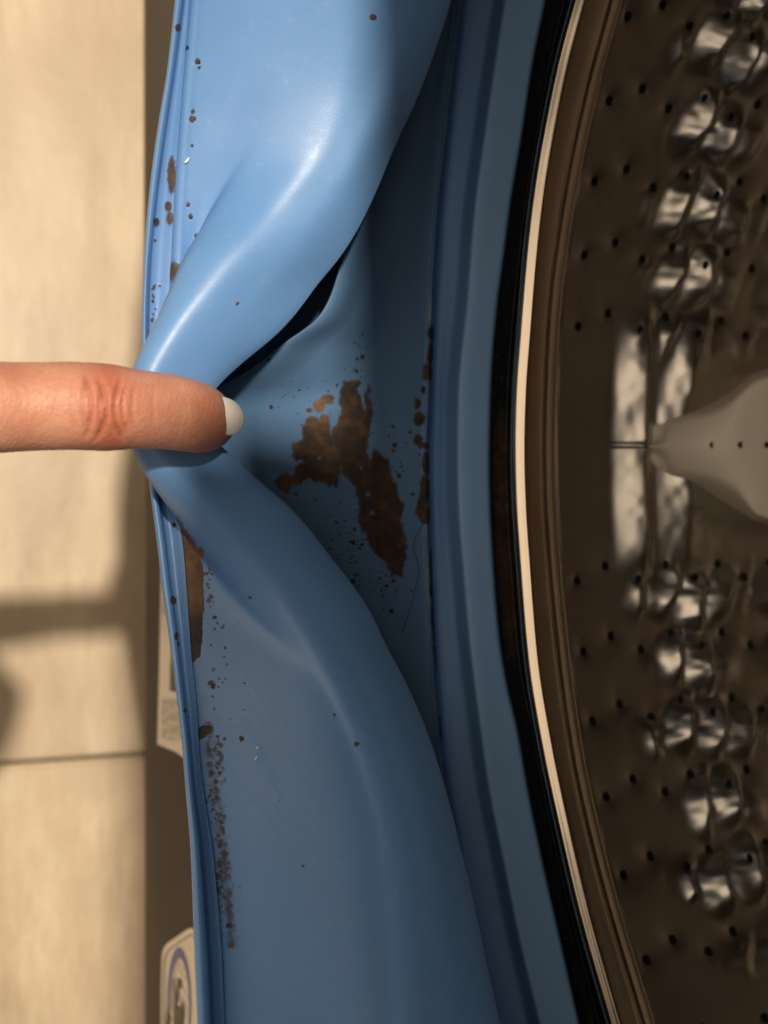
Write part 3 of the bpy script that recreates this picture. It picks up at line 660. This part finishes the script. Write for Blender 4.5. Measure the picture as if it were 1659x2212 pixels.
def build_hand():
    Z1 = .0275
    idx = [(cpt(-330, 885, .034), 9.5*mm, 9.5*mm), (cpt(-150, 882, .034), 8.6*mm, 8.6*mm), (cpt(0, 880, .033), 7.65*mm, 7.6*mm), (cpt(90, 878, .0325), 7.5*mm, 7.4*mm), (cpt(160, 877, .0325), 7.55*mm, 7.7*mm), (cpt(225, 880, .0325), 7.55*mm, 8.0*mm),
           (cpt(290, 884, .0315), 7.0*mm, 7.5*mm), (cpt(350, 888, .0300), 6.75*mm, 7.0*mm), (cpt(390, 894, .0288), 6.65*mm, 6.8*mm), (cpt(422, 902, .0250), 6.5*mm, 6.4*mm), (cpt(440, 906, .0190), 6.2*mm, 5.8*mm), (cpt(450, 906, .0125), 5.6*mm, 5.2*mm), (cpt(455, 906, .0080), 4.0*mm, 4.0*mm), (cpt(457, 906, .0060), 1.6*mm, 1.6*mm)]
    meshes = [tube(idx, 36, 110)]
    kx = idx[0][0]
    def v(dx, dy, dz): return kx+np.array([dx, dy, dz])
    palm = [(v(.010, -.012, .004), 13*mm, 10*mm), (v(-.010, -.026, .004), 32*mm, 14*mm), (v(-.040, -.028, .004), 37*mm, 15*mm), (v(-.075, -.024, .004), 30*mm, 15*mm), (v(-.105, -.018, .004), 24*mm, 15*mm), (v(-.17, -.015, .006), 25*mm, 19*mm), (v(-.30, -.01, .012), 33*mm, 29*mm)]
    meshes.append(tube(palm, 36, 60))
    for dy, L, r in ((-.021, .040, 8.6), (-.041, .037, 8.2), (-.059, .030, 7.2)):   # curled fingers, outside the picture
        f = [(v(-.012, dy, .002), r*mm, r*mm), (v(-.004, dy, -.012), r*.95*mm, r*.95*mm), (v(0, dy, -.026), r*mm, r*mm), (v(-.004, dy, -.036), r*.92*mm, r*.92*mm), (v(-.015, dy, -.038), r*.88*mm, r*.88*mm), (v(-.026, dy, -.032), r*.84*mm, r*.84*mm), (v(-.030, dy, -.024), r*.6*mm, r*.6*mm)]
        meshes.append(tube(f, 20, 40))
    th = [(v(-.075, .004, -.002), 14*mm, 12*mm), (v(-.040, .018, -.012), 11*mm, 10*mm), (v(-.010, .020, -.020), 9*mm, 9*mm), (v(-.004, .004, -.030), 8.5*mm, 7.5*mm), (v(-.002, -.012, -.040), 4*mm, 4*mm)]
    meshes.append(tube(th, 20, 40))
    bm = bmesh.new()
    for m_ in meshes: bm.from_mesh(m_); bpy.data.meshes.remove(m_)
    me = bpy.data.meshes.new('hand'); bm.to_mesh(me); bm.free()
    o = link('tmp', me); md = o.modifiers.new('r', 'REMESH'); md.mode = 'VOXEL'; md.voxel_size = .00075
    sm_ = o.modifiers.new('s', 'SMOOTH'); sm_.factor = .5; sm_.iterations = 6
    su = o.modifiers.new('u', 'SUBSURF'); su.levels = 1; su.render_levels = 1
    dg = bpy.context.evaluated_depsgraph_get(); ev = bpy.data.meshes.new_from_object(o.evaluated_get(dg)); bpy.data.objects.remove(o)
    n = len(ev.vertices); co = np.empty(n*3); ev.vertices.foreach_get('co', co); co = co.reshape(-1, 3); nr = np.empty(n*3); ev.vertices.foreach_get('normal', nr); nr = nr.reshape(-1, 3)
    # coordinates along the finger, in the units of the traced outlines
    d = co-ORG; dep = d@VV; px = (d@RV)/dep/TANH*1106+829.5; py = -(d@UV_)/dep/TANH*1106+1106
    upw = np.clip(nr[:, 2]*1.3+.15, 0, 1)
    cre = np.zeros(n)
    for (cx, wd, st, bow, y0, y1) in ((178,5,.5,8,800,930),(196,4.5,.8,-10,805,950),(214,4,.6,6,825,935),(228,4.5,1.0,-14,810,955),(247,4.5,.9,14,815,955),(262,4,.5,18,830,940),(157,5,.3,8,830,930),(285,5,.3,14,830,930),(330,5,.12,8,820,950),(120,5,.12,8,820,940)):
        cxx = cx + bow*((py-880)/60)**2 + 5*fbm(py/18, np.full(n, cx*.1), 51, 2)
        cre += st*np.exp(-((px-cxx)/wd)**2)*np.clip((py-y0)/18, 0, 1)*np.clip((y1-py)/18, 0, 1)*(.6+.8*vnoise(py/14, np.full(n, cx*1.), 53))
    cre *= upw
    fine = fbm(px/5, py/16, 55, 3)
    knob = .0006*np.exp(-((px-222)/55)**2-((py-875)/60)**2)
    co = co + nr*(-.00062*np.clip(cre, 0, 1.3)+.00010*fine+knob*upw)[:, None]
    ev.vertices.foreach_set('co', co.reshape(-1).astype(np.float32)); ev.update()
    fl = .75*np.exp(-((px-235)/50)**2) + .30*np.exp(-((px-455)/45)**2) + .14*vnoise(px/40, py/40, 61)
    attr(ev, 'flush', np.clip(fl, 0, 1)); attr(ev, 'crease', np.clip(cre, 0, 1)); ev.name = 'body'
    return ev
person = empty('person', tuple(cpt(-330, 885, .034)), 'hand of a person with a cream fingernail whitened as if lit, index finger hooked over the blue gasket lip', 'person')
hand = link('body', build_hand(), M['skin']); adopt(hand, person)
def nail():
    # a curved plate on the back of the last joint, leaning down into the fold
    c0 = cpt(484, 898, .0270); ax = np.array([.70, -.05, -.71]); ax /= np.linalg.norm(ax); sd = np.array([0, 1., 0]); nm = np.cross(sd, ax); nm /= np.linalg.norm(nm)
    if nm[2] < 0: nm = -nm
    U = np.linspace(-1, 1, 41); V = np.linspace(-1, 1, 41); P = np.zeros((41, 41, 3)); 
    for i, u in enumerate(U):
        for j, v_ in enumerate(V):
            # squircle outline
            k = 1/max(1e-6, (abs(u)**2.8+abs(v_)**2.8)**(1/2.8))*max(abs(u), abs(v_)) if (u or v_) else 0
            uu, vv = u*k, v_*k; s = 3.55*mm*vv; l = 5.9*mm*uu
            e = max(abs(u), abs(v_))
            P[i, j] = c0 + sd*s + ax*l + nm*(1.7*mm - 1.7*mm*vv*vv - .9*mm*uu*uu - (.9*mm if e > .97 else 0))
    o = link('fingernail', gridmesh('fingernail', P), M['nail']); adopt(o, person)
nail()

def strand(name, pts, R, rad, label, cat):
    pts = np.array(pts, float); t = np.arange(len(pts)); q = np.linspace(0, len(pts)-1, 60)
    P = oncyl(pchip(t, pts[:, 0], q), pchip(t, pts[:, 1], q), pchip(t, np.array(R, float), q))
    T = np.gradient(P, axis=0); T /= np.linalg.norm(T, axis=1)[:, None]; up = np.array([0, 0, 1.]); S = np.cross(T, up); S /= np.linalg.norm(S, axis=1)[:, None]; U = np.cross(S, T)
    a = np.linspace(0, 2*math.pi, 7); G = P[:, None]+rad*(S[:, None]*np.cos(a)[None, :, None]+U[:, None]*np.sin(a)[None, :, None])
    tag(link(name, gridmesh(name, G), M['hair']), label, cat)
strand('hair_strand', [(936,1075),(915,1130),(893,1180),(905,1230),(893,1290),(868,1370)], [.1950,.1938,.1925,.1932,.1925,.1910], .00009, 'thin dark hair curled on the blue inner wall beside the brown mould', 'hair')
def lint(px, py, R, a, b, ang, label):
    bm = bmesh.new(); bmesh.ops.create_icosphere(bm, subdivisions=2, radius=1)
    for v in bm.verts:
        k = 1+.35*math.sin(v.co.x*7+v.co.y*5); v.co = Vector((v.co.x*a*k, v.co.y*b, v.co.z*b*.5))
    me = bpy.data.meshes.new('lint_speck'); bm.to_mesh(me); bm.free(); o = link('lint_speck', me, M['lint'])
    o.location = oncyl(np.array([px*1.]), np.array([py*1.]), np.array([R]))[0]; o.rotation_euler = (0, 0, ang); tag(o, label, 'lint')
lint(404, 347, .1687, .00075, .00025, .9, 'tiny white crumb of lint on the upper flap beside the rim groove')
lint(556, 1615, .1655, .00028, .00026, 0, 'tiny round white speck on the lower flap')
lint(553, 1638, .1655, .00045, .00018, 1.0, 'tiny elongated white speck just below the round speck on the lower flap')

# unseen phone added above the lens to throw shade over the lower folds
def phone():
    bm = bmesh.new(); bmesh.ops.create_cube(bm, size=1); bmesh.ops.scale(bm, vec=(.076, .150, .008), verts=bm.verts)
    bmesh.ops.bevel(bm, geom=[e for e in bm.edges if abs(e.verts[0].co.z-e.verts[1].co.z) > 1e-6], offset=.012, segments=6, affect='EDGES')
    bmesh.ops.bevel(bm, geom=[e for e in bm.edges if abs(e.verts[0].co.z-e.verts[1].co.z) < 1e-6], offset=.001, segments=2, affect='EDGES')
    me = bpy.data.meshes.new('shade_phone'); bm.to_mesh(me); bm.free(); o = link('shade_phone', me, M['phone'], smooth=False)
    pos = ORG + RV*(.055) + UV_*(.078-.075) - VV*.0085
    pos = pos + np.array([KX, KY, 1.0])*.055
    o.matrix_world = Matrix(((RV[0], 0, -VV[0], pos[0]), (0, 1, 0, pos[1]), (RV[2], 0, -VV[2], pos[2]), (0, 0, 0, 1)))
    tag(o, 'unseen dark phone added above the gasket to shade its lower folds', 'phone')
phone()
print('tris', sum(len(o.data.polygons) for o in sc.objects if o.type == 'MESH')*2)
